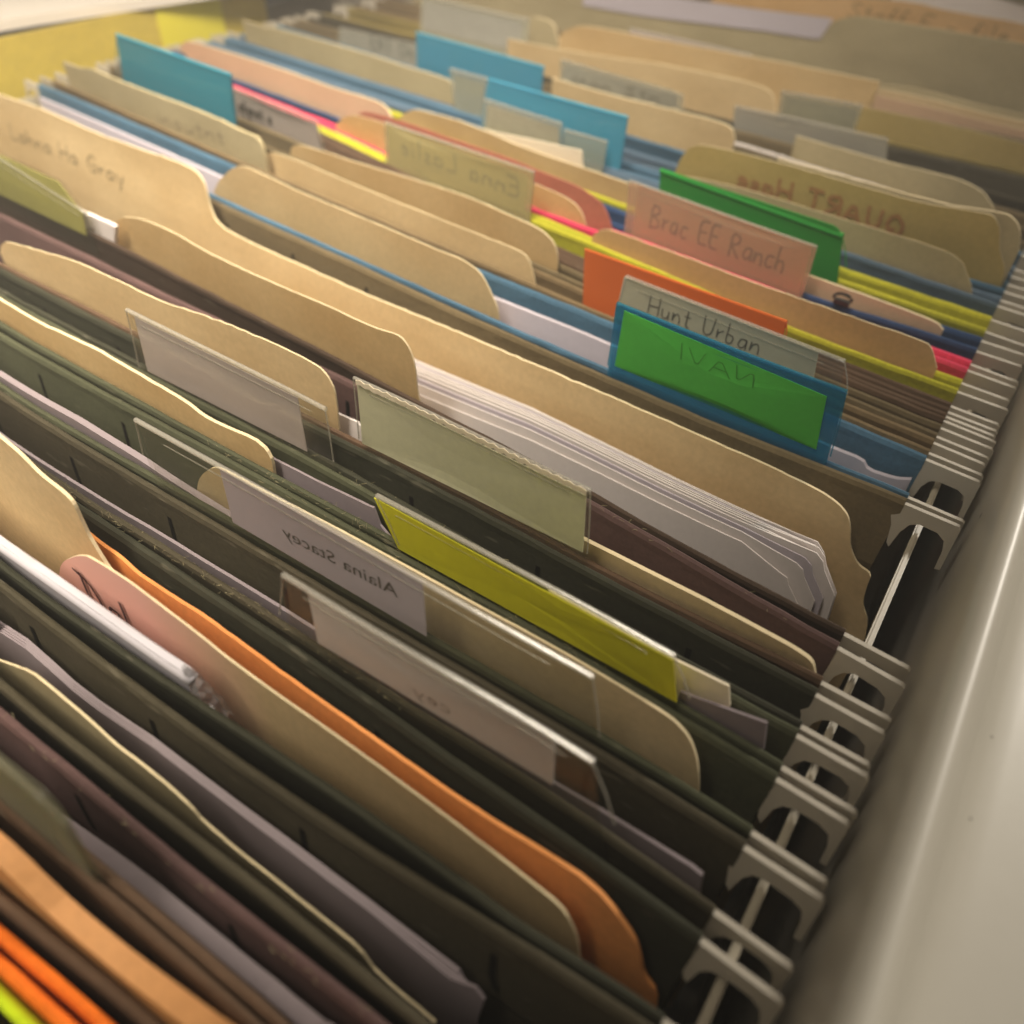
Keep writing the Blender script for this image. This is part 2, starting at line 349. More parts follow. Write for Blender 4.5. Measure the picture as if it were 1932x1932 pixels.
def pen(text, qa, qb, h, cv, yo, width=.5, mirror=False, seed=0, drop=0.0):
    """handwriting from picture point qa to qb (baseline ends), h mm tall, lying on the sheet at offset yo"""
    R = random.Random(seed); (xa, za), (xb, zb) = hit(qa, cv, yo), hit(qb, cv, yo)
    tot = sum(S[c][0] + .22 for c in text); sx = abs(xb - xa) / tot
    bm = bmesh.new(); cur = 0.0
    def put(p, q):
        d = (Vector(q) - Vector(p)); L = d.length
        if L < 1e-4: return
        n = Vector((-d.y, d.x)) / L * width / 2; d = d / L * width * .3
        vs = []
        for s, e in ((p, -1), (q, 1)):
            for k in ((-1, 1) if e < 0 else (1, -1)):
                x = s[0] + n.x * k + d.x * e; z = s[1] + n.y * k + d.y * e
                vs.append(bm.verts.new((x, cv(x, z) + yo - .05 + getattr(cv, 'wave', 0) * wob(x, z, getattr(cv, 'seed', 0)) + R.uniform(-.004, .004), z)))
        bm.faces.new(vs)
    for c in text:
        wd, st = S[c]; up = R.uniform(-.04, .04); k = R.uniform(.92, 1.08)
        for s in st:
            P = smooth_path([(a, b) for a, b in s], 1) if len(s) > 2 else s
            Q = []
            for a, b in P:
                u = cur + a * k + b * .06
                f = u / tot
                if mirror: f = 1 - f
                x = xa + (xb - xa) * f; z = za + (zb - za) * f + (b + up) * h
                Q.append((x, z))
            for p, q in zip(Q[:-1], Q[1:]): put(p, q)
        cur += wd + .22
    return bm
def printed(text, qa, qb, h, cv, yo, mirror=False):
    cu = bpy.data.curves.new('t', 'FONT'); cu.body = text; cu.size = 1
    o = bpy.data.objects.new('t', cu); COL.objects.link(o)
    dg = bpy.context.evaluated_depsgraph_get(); me = bpy.data.meshes.new_from_object(o.evaluated_get(dg))
    bpy.data.objects.remove(o)
    bm = bmesh.new(); bm.from_mesh(me); bpy.data.meshes.remove(me)
    x0 = min(v.co.x for v in bm.verts); x1 = max(v.co.x for v in bm.verts)
    (xa, za), (xb, zb) = hit(qa, cv, yo), hit(qb, cv, yo)
    for v in bm.verts:
        f = (v.co.x - x0) / (x1 - x0)
        if mirror: f = 1 - f
        x = xa + (xb - xa) * f; z = za + (zb - za) * f + v.co.y * h / .72
        v.co = (x, cv(x, z) + yo - .06, z)
    return bm

# ------------------------------------------------------------------ hanging folders
PAN_R = .62
def panel_bm(cv, seed, x0=-298.0, x1=0.6):
    prof = [(-.16, -236), (-.18, -110), (-.2, -60), (-.2, -40), (-.2, -28), (-.2, -20), (-.22, -15), (-.45, -13.6), (-.5, -2.2), (-.62, -.9), (-.40, -.22), (0, 0), (.40, -.22), (.62, -.9), (.5, -2.2), (.42, -13.5), (.16, -15), (.16, -20), (.16, -28), (.16, -40), (.16, -60), (.16, -110), (.16, -236)]
    bm = bmesh.new(); R = []; n = 75; rnd = random.Random(seed)
    for i in range(n + 1):
        x = x0 + (x1 - x0) * i / n
        ring = []
        dz = rnd.uniform(-.10, .06)
        for k, (dy, z) in enumerate(prof):
            xx = x + (.5 if z > -3 else 0) * (1 if i == n else 0)
            y = cv(x, z) + dy + (.16 * wob(x, z, seed) if z < -10 else .05 * wob(x, z, seed)) + (rnd.uniform(-.05, .05) if z > -3 else 0)
            ring.append(bm.verts.new((xx, y, z + (dz if z > -3 else 0))))
        R.append(ring)
    m = len(prof)
    for A, B in zip(R[:-1], R[1:]):
        for k in range(m): bm.faces.new((A[k], A[(k + 1) % m], B[(k + 1) % m], B[k]))
    bm.faces.new(list(reversed(R[0]))); bm.faces.new(R[-1]); return bm
HOOK = [(-5, -.75), (9.9, -.75), (10.3, -1.2), (10.4, -9.0), (9.6, -9.2), (9.4, -5.8), (8.9, -4.0), (7.6, -3.2), (4.4, -3.1), (3.1, -3.8), (2.3, -5.4), (1.7, -9.0), (1.1, -8.2), (.6, -5.0), (-.2, -3.2), (-5, -2.6)]
rodm = metal('cream_rod', hexc('c2b9a8'), rough=.6, coat=0)
def rod_bm(cv, left=False):
    rr = random.Random(int(cv(0) * 100)); e = rr.uniform(-.5, .15); HK = [(x + (e if x > 5 else 0), z + (rr.uniform(-.25, .1) if x > 1 else 0)) for x, z in HOOK]
    if left:
        P = [(-297.4 - x, z) for x, z in HOOK][::-1]
    else: P = HK
    return sheet_bm(P, cv, th=.75, step=50, wave=0, zc=())
def slot_bm(cv, seed, i, yo=-.56):
    bm = bmesh.new(); ph = (seed * 7.3) % 6
    if 1:
        x = -16.5 - 25.4 * i + ph - 3
        for a, b in (((0, -4.0), (.15, -8.4)), ((.15, -8.4), (.9, -11.2))):
            vs = []
            for px, pz, k in ((a[0] - .42, a[1], 0), (a[0] + .42, a[1], 0), (b[0] + .42, b[1], 0), (b[0] - .42, b[1], 0)):
                vs.append(bm.verts.new((x + px, cv(x + px, pz) + yo - .02 + .0 + .05 * wob(x, pz, seed), pz)))
            f = bm.faces.new(vs)
    g = bmesh.ops.solidify(bm, geom=bm.faces[:], thickness=.08)
    return bm
slotm = paper('slot_shadow', (.012, .010, .008), rough=.9, var=.05)

def tab_on(root, cv, quad, mat, card=None, cardmat=None, cyo=-.95, writing=None, top=.55, inkmat=None, name='tab'):
    """quad: tl, tr, br, bl picture points of the plastic sleeve"""
    P = [hit(q, cv, -1.25) for q in quad]
    zb = -5.5
    P2 = P[:2] + [(P[2][0], min(P[2][1], zb)), (P[-1][0], min(P[-1][1], zb))] if len(P) == 4 else P[:-2] + [(P[-2][0], min(P[-2][1], zb)), (P[-1][0], min(P[-1][1], zb))]
    P2 = smooth_corner(P2)
    bm = sheet_bm(P2, cv, yo=-1.25, th=.14, wave=.0, zc=())
    sheet_bm([(x, z - .15) for x, z in P2], cv, yo=1.0 if False else -.70, th=.12, wave=.0, zc=(), bm=bm)
    tl, tr = P[0], P[1] if len(P) == 4 else P[-3]
    n = 14; path = []
    for i in range(n + 1):
        f = i / n; x = tl[0] + (tr[0] - tl[0]) * f; z = tl[1] + (tr[1] - tl[1]) * f
        path.append((x, cv(x, z) - .95, z - .1))
    nf = len(bm.faces)
    if top > 0: tube_bm(path, top * .7, 8, bm)
    tube_bm([(x, y - .12, z - 1.9) for x, y, z in path[1:-1]], .07, 5, bm)
    for (xa, za), (xb, zb2) in ((P[-1], tl), (P[2] if len(P) == 4 else P[-2], tr)):
        tube_bm([(xa, cv(xa, za) - 1.1, za), ((xa + xb) / 2 + .15, cv(xb, (za + zb2) / 2) - 1.1, (za + zb2) / 2), (xb, cv(xb, zb2) - 1.1, zb2 - .3)], .13, 6, bm)
    bm.faces.ensure_lookup_table()
    for f in bm.faces[nf:]: f.material_index = 1
    edge = plastic('tab_edge', (.97, .97, .95), gloss=.5, body=.30, rough=.15, bodycol=hexc('d8d2c4')) if mat.name in ('clear_plastic', 'clear_plastic_worn', 'hazy_plastic', 'cloudy_plastic', 'peach_plastic', 'white_plastic', 'lavender_plastic') else mat
    o = link(name, bm, [mat, edge], root, smooth=False)
    if card:
        C = [hit(q, cv, cyo) for q in card]
        link('card', sheet_bm(C, cv, yo=cyo, th=.12, wave=0.02, zc=()), cardmat, o)
    for b in (writing or []): link('lettering', b, inkmat or INK('grey'), o)
    return o
def smooth_corner(P, r=.9):
    out = []; n = len(P)
    for i in range(n):
        p = Vector(P[i]); a = Vector(P[i - 1]); b = Vector(P[(i + 1) % n])
        da = min(r, (a - p).length * .3); db = min(r, (b - p).length * .3)
        p1 = p + (a - p).normalized() * da; p2 = p + (b - p).normalized() * db
        out += [tuple(p1), tuple((p1 + p2) / 4 + p / 2), tuple(p2)]
    return out

# name -> colour, front line, back line (picture points along the top edges), how many sheets inside
FD = [
 ('lime', 'lime', None, [(-60, 1842), (0, 1890), (52, 1932)], 0, 'lime green hanging folder in the bottom left corner of the photo'),
 ('orange', 'orange', [(-60, 1770), (0, 1818), (142, 1932)], [(-60, 1716), (0, 1762), (212, 1932)], 0, 'bright orange hanging folder next to the lime one'),
 ('h0', 'brown', [(-60, 1650), (0, 1696), (302, 1932)], [(0, 1517), (72, 1576), (144, 1634), (425, 1877), (500, 1946)], 1, 'brown hanging folder just beyond the orange one, holding an amber card'),
 ('h1', 'brown', [(0, 1500), (72, 1558), (144, 1616), (425, 1858), (500, 1926)], [(0, 1344), (144, 1460), (324, 1618), (618, 1846), (695, 1908)], 2, 'mauve brown hanging folder with a clouded clear tab at the left edge'),
 ('h2', 'olive', [(0, 1290), (144, 1409), (288, 1524), (468, 1658), (695, 1845)], [(0, 1097), (110, 1184), (259, 1298), (346, 1359), (468, 1448), (618, 1550), (695, 1600), (1212, 1920)], 6, 'dark olive hanging folder holding a wavy manila edge and a grey paper stack'),
 ('h3', 'darkgreen', [(0, 1067), (160, 1179), (280, 1263), (345, 1305), (618, 1485), (834, 1632), (1086, 1827), (1230, 1932)], [(0, 850), (166, 965), (250, 1017), (386, 1113), (586, 1239), (686, 1307), (773, 1376), (953, 1498), (1159, 1642), (1323, 1762)], 5, 'olive hanging folder holding the glossy sleeve, pink tabbed folder and orange folder'),
 ('h4', 'olive', [(0, 838), (148, 939), (220, 975), (320, 1037), (386, 1080), (510, 1160), (606, 1221), (773, 1334), (1033, 1486), (1159, 1580), (1344, 1708)], [(0, 741), (120, 817), (260, 901), (386, 975), (526, 1057), (626, 1117), (773, 1203), (841, 1245), (978, 1324), (1122, 1408), (1236, 1481), (1400, 1582)], 2, 'linty olive hanging folder whose clear tab has a torn left corner'),
 ('h5', 'green', [(0, 727), (120, 800), (270, 885), (386, 952), (472, 1000), (626, 1090), (773, 1176), (917, 1262), (1122, 1378), (1314, 1490), (1415, 1560)], [(0, 629), (120, 697), (240, 763), (386, 841), (542, 927), (646, 985), (773, 1056), (856, 1101), (1122, 1245), (1236, 1323), (1457, 1452)], 3, 'green hanging folder with a long clear tab with a printed name seen from behind'),
 ('h6', 'green', [(0, 609), (140, 689), (240, 744), (386, 824), (542, 908), (646, 964), (737, 1012), (978, 1150), (1122, 1230), (1236, 1300), (1476, 1438)], [(0, 556), (120, 622), (250, 690), (470, 804), (618, 882), (704, 930), (996, 1103), (1272, 1253), (1510, 1377)], 4, 'green hanging folder with the bright yellow tab'),
 ('h7', 'darkgreen', [(0, 545), (120, 609), (250, 677), (470, 790), (618, 866), (800, 970), (996, 1087), (1290, 1242), (1524, 1368)], [(0, 507), (76, 545), (240, 630), (470, 742), (618, 815), (760, 885), (924, 972), (1097, 1066), (1236, 1140), (1523, 1290)], 0, 'dark green hanging folder with the mauve label tab beside the squared manila folder'),
 ('h8', 'mauve', [(0, 498), (240, 620), (470, 732), (618, 803), (760, 872), (924, 960), (1097, 1050), (1236, 1125), (1553, 1276)], [(0, 403), (144, 470), (324, 560), (618, 697), (794, 782), (1115, 942), (1236, 1014), (1578, 1213)], 4, 'brown hanging folder with the pale green blank tab that has a ragged top edge'),
 ('h9', 'darkbrown', [(0, 353), (216, 458), (618, 666), (794, 760), (1115, 925), (1236, 1000), (1584, 1184)], [(100, 235), (400, 376), (695, 507), (935, 618), (1122, 699), (1314, 782), (1438, 834), (1578, 887), (1722, 943)], 8, 'khaki hanging folder holding the thick white paper stack and big manila folder'),
 ('h10', 'blue', [(100, 228), (400, 366), (695, 496), (935, 604), (1122, 684), (1314, 768), (1438, 820), (1578, 874), (1708, 926)], [(72, 155), (446, 313), (700, 420), (917, 513), (1158, 608), (1589, 790), (1740, 857)], 4, 'blue hanging folder with the blue tab that holds a green card'),
 ('h11', 'tan', [(85, 143), (446, 300), (1100, 574), (1755, 849)], [(95, 128), (480, 280), (1100, 546), (1769, 835)], 3, 'tan hanging folder with the pale handwritten tab and orange tab behind the green card'),
 ('h12', 'khaki', [(105, 118), (500, 272), (1100, 535), (1778, 822)], [(165, 106), (550, 260), (1100, 518), (1787, 806)], 2, 'khaki hanging folder with the large teal tab at far left'),
 ('h13', 'brown', [(175, 100), (560, 252), (1100, 508), (1793, 792)], [(190, 95), (600, 258), (1100, 502), (1795, 784)], 0, 'brown hanging folder with a white label tab beside the teal one'),
 ('h14', 'brown', [(195, 92), (605, 254), (1100, 496), (1797, 774)], [(200, 90), (612, 252), (1100, 488), (1800, 762)], 0, 'brown hanging folder right in front of the nearer yellow one'),
 ('y1', 'yellow', [(212, 88), (605, 251), (722, 303), (996, 407), (1118, 458), (1314, 538), (1488, 616), (1834, 742)], [(215, 84), (603, 246), (723, 298), (996, 398), (1118, 448), (1314, 526), (1488, 602), (1836, 722)], 1, 'nearer yellow hanging folder with the cloudy handwritten tab'),
 ('pink', 'pink', [(230, 80), (600, 236), (725, 289), (996, 386), (1118, 432), (1838, 697)], [(236, 76), (604, 226), (1118, 418), (1836, 682)], 2, 'hot pink hanging folder right behind the yellow one'),
 ('n1', 'navy', [(240, 72), (436, 146), (640, 222), (1118, 405), (1514, 552), (1827, 650)], [(245, 66), (640, 200), (1140, 384), (1546, 538), (1868, 641)], 2, 'navy hanging folder with the big peach handwritten tab'),
 ('y2', 'yellow', [(250, 60), (640, 186), (1140, 371), (1572, 521), (1876, 625)], [(256, 56), (640, 172), (1140, 352), (1598, 507), (1878, 599)], 2, 'farther yellow hanging folder with the rounded green tab'),
 ('g1', 'slate', [(330, 62), (773, 206), (1243, 352), (1890, 575)], [(334, 60), (773, 202), (1243, 344), (1892, 562)], 1, 'slate hanging folder with two empty clear tabs in front of the light blue tab'),
 ('b1', 'blue', [(386, 74), (773, 198), (1243, 345), (1898, 545)], [(400, 62), (773, 180), (1243, 326), (1900, 530)], 2, 'blue hanging folder with the long light blue tab at the centre'),
 ('b2', 'slate', [(410, 58), (556, 112), (773, 174), (1179, 300), (1905, 515)], [(420, 52), (773, 158), (1179, 280), (1908, 500)], 1, 'slate blue hanging folder with a small square clear tab'),
 ('b3', 'blue', [(480, 32), (773, 124), (1179, 252), (1287, 284), (1910, 470)], [(486, 28), (773, 112), (1287, 262), (1915, 450)], 1, 'blue hanging folder with the farther light blue tab'),
 ('g2', 'khaki', [(500, 22), (773, 100), (1287, 245), (1920, 425)], [(505, 20), (773, 92), (1287, 220), (1463, 262), (1921, 400)], 2, 'khaki hanging folder with a long grey label tab'),
 ('g3', 'olive', [(520, 14), (773, 84), (1287, 204), (1463, 248), (1926, 376)], [(530, 6), (773, 72), (1287, 185), (1463, 222), (1726, 286), (1932, 333)], 1, 'dark olive hanging folder with the large cloudy clear tab'),
 ('g4', 'mustard', [(773, 64), (1287, 176), (1463, 214), (1726, 276), (1932, 322)], [(773, 40), (1467, 178), (1932, 280)], 3, 'mustard hanging folder near the far end of the drawer with a pale beige tab'),
 ('g5', 'tan', [(773, 34), (1467, 168), (1932, 262)], [(773, 14), (1467, 146), (1932, 236)], 3, 'tan hanging folder crowded with worn manila edges near the far end'),
 ('g6', 'tan', [(773, 6), (1467, 134), (1932, 222)], [(773, -30), (1467, 80), (1932, 168)], 2, 'farthest tan hanging folder with a long lavender tab'),
]
CV = {}; prev = None; KK = {'lime': (-1.0, -1.0), 'orange': (-1.6, 1.4), 'h0': (-.42, .62), 'h1': (-.1, .45)}
for name, col, F, B, n, lab in FD:
    if F is None:
        yB = curve_px(B); yF = yB - 4
    else:
        yF = curve_px(F); yB = curve_px(B)
    if prev is not None: yF = np.maximum(yF, prev + 1.35)
    yB = np.maximum(yB, yF + 1.5 + .75 * n)
    gap = np.minimum(yB - yF, 14.0); kf, kb = KK.get(name, (.15, .30))
    CV[name] = (Curve(yF, gap * kf), Curve(yB, -gap * kb)); prev = yB
ROOT = {}
for i, (name, col, F, B, n, lab) in enumerate(FD):
    cf, cb = CV[name]
    r = empty('hanging_folder', (0, cf(0), 0), lab, 'hanging folder', 'hanging folders filed in the drawer'); ROOT[name] = r
    fm = hang_mat(col); bmt = fm
    if name == 'h8': bmt = hang_mat('mauve'); fm = hang_mat('brown')
    if name == 'h9': bmt = hang_mat('khaki')
    if name == 'h1': bmt = hang_mat('mauve')
    if name == 'b3': bmt = hang_mat('khaki')
    link('front_panel', panel_bm(cf, i * 2.3 + 1), fm, r)
    bp_ = link('back_panel', panel_bm(cb, i * 2.3 + 2), bmt, r)
    if i < 14 and name not in ('lime', 'orange'): [link('tab_slot', slot_bm(cb, i * 2.3 + 2, j), slotm, bp_) for j in range(11)]
    for c in (cf, cb):
        link('rod', rod_bm(c), rodm, r)
        if i > 8: link('rod', rod_bm(c, True), rodm, r)

ZR = []
def content(folder, t, pts, mat, label, name='manila_folder', cat='file folder', th=.32, L=None, R=None, smooth=2, amp=.10, wave=.10, group=None, k=None, seed=None, lean=0.0):
    cf, cb = CV[folder]
    cv = Curve((cf.y + .95) + t * (cb.y - cf.y - 1.9), cf.k * (1 - t) + cb.k * t if k is None else k)
    P = [hit(q, cv) for q in pts]
    seed = seed if seed is not None else (abs(hash_(label)) % 97) * .37
    if L is not None: P = [(L, P[0][1])] + P
    if R is not None: P = P + [(R, P[-1][1])]
    if smooth: P = smooth_path(P, smooth)
    ZR.append((label[:50], round(min(p[0] for p in P)), round(max(p[0] for p in P)), round(max(p[1] for p in P), 1), round(min(p[1] for p in P), 1)))
    P = jitter(P, amp, 1.6, int(seed * 10))
    xs = (P[0][0], P[-1][0]); cv.wave = wave; cv.seed = seed
    poly = P + [(xs[1], -228), (xs[0], -228)]
    card = name == 'manila_folder'
    bm = sheet_bm(poly, cv, th=th, wave=wave, seed=seed, lean=lean, rim=1 if card else 0)
    o = link(name, bm, [mat, paper('cut_card_edge', hexc('ddcba4'), rough=.8, var=.08, bump=.3)] if card and mat.name not in ('card_orange', 'card_red') and th < 1 else [mat, mat])
    tag(o, label, cat, group)
    return o, cv
def hash_(s):
    h = 5381
    for c in s: h = (h * 33 + ord(c)) & 0x7fffffff
    return h
def writing_on(o, bm, mat): return link('lettering', bm, mat, o)
VEIL = 0.45
MF = 'manila folders standing in the hanging folders'
PS = 'paper sheets standing in the hanging folders'
# ---- near rows
content('h0', .30, [(-40, 1568), (0, 1600), (126, 1722), (252, 1827), (389, 1932), (470, 1990)], man_mat('rust'), 'amber manila folder edge crossing the bottom left corner beyond the bright orange', L=-200, R=-12, k=-2.0, th=2.1)
content('h1', .45, [(100, 1540), (119, 1555), (252, 1650), (432, 1798), (594, 1932), (650, 1975)], white_mat('mauve'), 'grey white sheet rising behind the crumpled clear tab at lower left', 'paper_sheet', 'paper', th=1.7, L=-180, R=-25, group=PS)
content('h2', .22, [(-20, 1238), (0, 1247), (54, 1269), (90, 1298), (162, 1359), (216, 1409), (266, 1445), (317, 1485), (360, 1524), (382, 1550), (450, 1607), (504, 1647), (618, 1738), (679, 1787), (712, 1834), (827, 1932)], man_mat('olive'), 'worn manila folder with a wavy top edge at lower left, before a grey paper stack', th=.3, L=-200, R=-20, smooth=1, group=MF, wave=.3)
for k in range(4):
    dz = -k * 5.0
    content('h2', .86 - .035 * k, [(-20 + 3 * k, 1160 - 0 * dz), (0, 1175 - dz), (50, 1207 - dz), (96, 1247 - dz), (140, 1287 - dz), (187, 1323 - dz), (288, 1391 - dz), (540, 1582 - dz), (695, 1699 - dz), (866 - 5 * k, 1830 - dz), (882 + 5 * k, 1862), (905 + 3 * k, 1885), (900, 1925)], white_mat('mauve'), ['rearmost', 'third', 'second', 'front'][k] + ' sheet of the grey paper stack at lower left', 'paper_sheet', 'paper', th=.35, L=-200 - k, smooth=0, amp=.02, group='sheets of the grey stack')
# ---- sleeve, pink folder, big manila, orange
so, scv = content('h3', .06, [(-20, 1003), (0, 1017), (120, 1101), (240, 1185), (312, 1235), (340, 1253), (352, 1262), (362, 1275), (366, 1300)], plastic('glossy_sleeve', (.9, .9, .9), gloss=.30, body=.85, rough=.25, bodycol=hexc('d2ced4')), 'glossy white plastic sheet protector with a crumpled torn end in front of the pink folder', 'sheet_protector', 'sheet protector', th=.9, L=-200, smooth=1, amp=.0)
link('rolled_edge', tube_bm([(hit(q, scv)[0], scv(*hit(q, scv)) - .1, hit(q, scv)[1] - 1.1) for q in [(-60, 972), (0, 1017), (60, 1059), (120, 1101), (240, 1185), (312, 1235), (345, 1257), (362, 1272)]], .95, 12), MATS['glossy_sleeve'], so, smooth=True)
def crumple(cv, qs, seed):
    R = random.Random(seed); bm = bmesh.new(); rows = []
    for i, q in enumerate(qs):
        x, z = hit(q, cv, -.4); f = i / (len(qs) - 1); row = []
        for k in range(7):
            row.append(bm.verts.new((x + R.uniform(-.25, .25), cv(x, z) - .9 + k * .3 + R.uniform(-.2, .2), z - abs(k - 3) * .8 * (1 - .3 * f) + R.uniform(-.25, .25))))
        rows.append(row)
    for A, B in zip(rows[:-1], rows[1:]):
        for k in range(6): bm.faces.new((A[k], A[k + 1], B[k + 1], B[k]))
    bmesh.ops.solidify(bm, geom=bm.faces[:], thickness=.06); return bm
link('crumpled_end', crumple(scv, [(340, 1256), (352, 1268), (362, 1280), (374, 1288), (384, 1300), (394, 1314), (404, 1326), (414, 1342), (424, 1352)], 5), plastic('crinkled_plastic', (.9, .9, .9), gloss=.5, body=.25, rough=.12, bodycol=hexc('b8b4b4')), so)
o, cv = content('h3', .38, [(114, 1085), (116, 1068), (124, 1056), (145, 1047), (165, 1047), (180, 1055), (240, 1092), (290, 1130), (340, 1168), (386, 1203), (425, 1236), (520, 1306), (618, 1374), (800, 1508), (1028, 1683), (1065, 1717), (1090, 1765), (1096, 1830)], man_mat('pink_manila'), 'pinkish manila folder with a rounded tab corner and thick black pen strokes', th=.3, group=MF, smooth=2)
pen_bm = pen('Dal', (176, 1142), (268, 1212), 7.6, cv, -.36, width=.6, seed=4)
writing_on(o, pen_bm, INK('maroon'))
content('h3', .62, [(-30, 795), (0, 820), (40, 853), (80, 895), (120, 925), (140, 945), (158, 985), (170, 1010), (188, 1040), (205, 1068), (232, 1100), (330, 1185)], man_mat('manila'), 'tall manila folder whose curved shoulder drops steeply at the left edge of the photo', th=.5, L=-160, R=-70, group=MF)
content('h3', .80, [(150, 990), (191, 1024), (230, 1051), (260, 1080), (290, 1100), (340, 1133), (386, 1161), (486, 1235), (596, 1314), (750, 1422), (906, 1532), (1086, 1643), (1130, 1680), (1158, 1712), (1198, 1769), (1208, 1800), (1216, 1838), (1241, 1872), (1238, 1913)], man_mat('orange'), 'orange file folder running diagonally behind the pinkish manila folder', th=.5, L=-160, group=MF, smooth=1)
# ---- row 4..6
content('h4', .45, [(20, 832), (172, 929), (280, 993), (386, 1058), (526, 1143), (773, 1300), (1043, 1474), (1159, 1543), (1306, 1634), (1326, 1650), (1320, 1690)], white_mat('mauve'), 'long grey sheet edge behind the clear tab with the torn left corner', 'paper_sheet', 'paper', th=.5, L=-200, smooth=0, amp=.03, group=PS)
tab_on(ROOT['h4'], CV['h4'][0], [(530, 1086), (1118, 1441), (1158, 1556), (526, 1160)], plastic('clear_plastic', (.975, .975, .96), gloss=.16, body=.02, bodycol=hexc('a09a8a'), rough=.2), [(581, 1117), (1047, 1396), (1043, 1480), (600, 1212)], white_mat('white'), writing=[pen('cey', (775, 1306), (850, 1348), 2.2, CV['h4'][0], -1.02, .16, True)])
content('h5', .08, [(-20, 693), (0, 703), (150, 791), (270, 865), (330, 905), (420, 962)], white_mat('mauve'), 'grey white sheet with a glossy rolled edge between green folders at the left edge', 'paper_sheet', 'paper', th=1.1, L=-200, R=-80, smooth=0, amp=.0, group=PS)
content('h5', .45, [(372, 935), (376, 905), (385, 892), (400, 882), (415, 881), (502, 928), (646, 1002), (773, 1072), (900, 1143), (1075, 1238), (1180, 1300), (1270, 1355), (1302, 1391), (1316, 1430), (1320, 1475), (1318, 1510)], man_mat('pale'), 'manila folder whose cream edge runs along the top of the long clear tab', th=.38, group=MF, smooth=2)
T5 = [(252, 793), (1118, 1280), (1130, 1392), (268, 858)]
tab_on(ROOT['h5'], CV['h5'][0], T5, MATS['clear_plastic'], [(415, 884), (797, 1098), (805, 1200), (440, 985)], white_mat('lavender'), writing=[printed('Alaina Stacey', (536, 1012), (752, 1128), 2.4, CV['h5'][0], -1.02, True)])
content('h6', .35, [(-20, 551), (0, 563), (88, 615), (104, 621), (190, 661), (208, 673), (240, 691), (340, 749), (360, 762), (386, 783), (414, 798), (482, 827), (504, 846), (516, 868), (521, 905)], man_mat('gold'), 'manila folder with a nicked bright edge left of the yellow tab', th=.6, L=-200, group=MF, smooth=1)
content('h6', .70, [(500, 852), (518, 866), (600, 908), (695, 953), (706, 957), (718, 990), (742, 1018)], white_mat('mauve'), 'mauve grey sheet ending at the left end of the yellow tab', 'paper_sheet', 'paper', th=.4, L=-160, smooth=0, amp=.02, group=PS)
tab_on(ROOT['h6'], CV['h6'][0], [(708, 936), (1272, 1240), (1300, 1318), (752, 1030)], plastic('clear_plastic_worn', (.94, .94, .88), gloss=.10), [(706, 939), (1270, 1246), (1277, 1325), (752, 1035)], paper('card_yellow', hexc('eae636'), rough=.5, var=.04, trans=.0))
content('h6', .55, [(1276, 1244), (1376, 1293), (1378, 1330)], white_mat('cream'), 'small cream slip standing just right of the yellow tab', 'paper_slip', 'paper slip', th=.4, L=-34, smooth=0, amp=.02, group='paper slips')
content('h6', .10, [(1285, 1302), (1312, 1313), (1448, 1362), (1442, 1412)], white_mat('mauve'), 'mauve slip standing in front of the cream slip, right of the yellow tab', 'paper_slip', 'paper slip', th=.4, smooth=0, amp=.02, group='paper slips')
# ---- row 7, 8
tab_on(ROOT['h7'], CV['h7'][0], [(236, 585), (562, 745), (612, 773), (628, 872), (262, 695)], MATS['clear_plastic'], [(254, 598), (562, 751), (580, 852), (279, 700)], white_mat('grey'))
content('h8', .30, [(2, 476), (4, 461), (14, 455), (54, 466), (144, 493), (216, 526), (310, 571), (396, 598), (480, 632), (540, 659), (600, 690), (618, 708), (632, 735), (637, 770), (641, 815)], man_mat('manila'), 'manila folder with a squared notched right corner above the mauve label tab', th=.3, group=MF, smooth=1)
content('h8', .15, [(1080, 1003), (1097, 1013), (1236, 1083), (1330, 1130), (1452, 1195), (1500, 1221), (1535, 1245), (1540, 1275)], man_mat('pale'), 'thin pale manila folder edge with a rounded right end, right of the pale green tab', th=.7, L=-60, group=MF)
content('h8', .55, [(640, 780), (676, 796), (690, 815)], white_mat('white'), 'small white slip between the squared manila folder and the pale green tab', 'paper_slip', 'paper slip', th=.4, smooth=0, L=-130, group='paper slips')
tab_on(ROOT['h8'], CV['h8'][0], [(665, 713), (1113, 927), (1107, 1045), (676, 830)], MATS['clear_plastic'], [(674, 724), (1106, 935), (1100, 1042), (684, 836)], paper('card_pale_green', hexc('e2e0c0'), rough=.5, var=.05), top=.4)
# ragged cut along that tab's upper edge
def ragged(cv, a, b, n=46):
    bm = bmesh.new(); R = random.Random(3); A, B = hit(a, cv, -1.25), hit(b, cv, -1.25); P = []
    for i in range(n + 1):
        f = i / n; x = A[0] + (B[0] - A[0]) * f; z = A[1] + (B[1] - A[1]) * f + (.35 if i % 2 else -.05) * R.uniform(.4, 1.2)
        P.append((x, z))
    return sheet_bm(P + [(p[0], p[1] - .9) for p in reversed(P)], cv, yo=-1.4, th=.1, step=40, wave=0, zc=())
link('frayed_edge', ragged(CV['h8'][0], (672, 716), (1108, 925)), white_mat('cream'), ROOT['h8'])
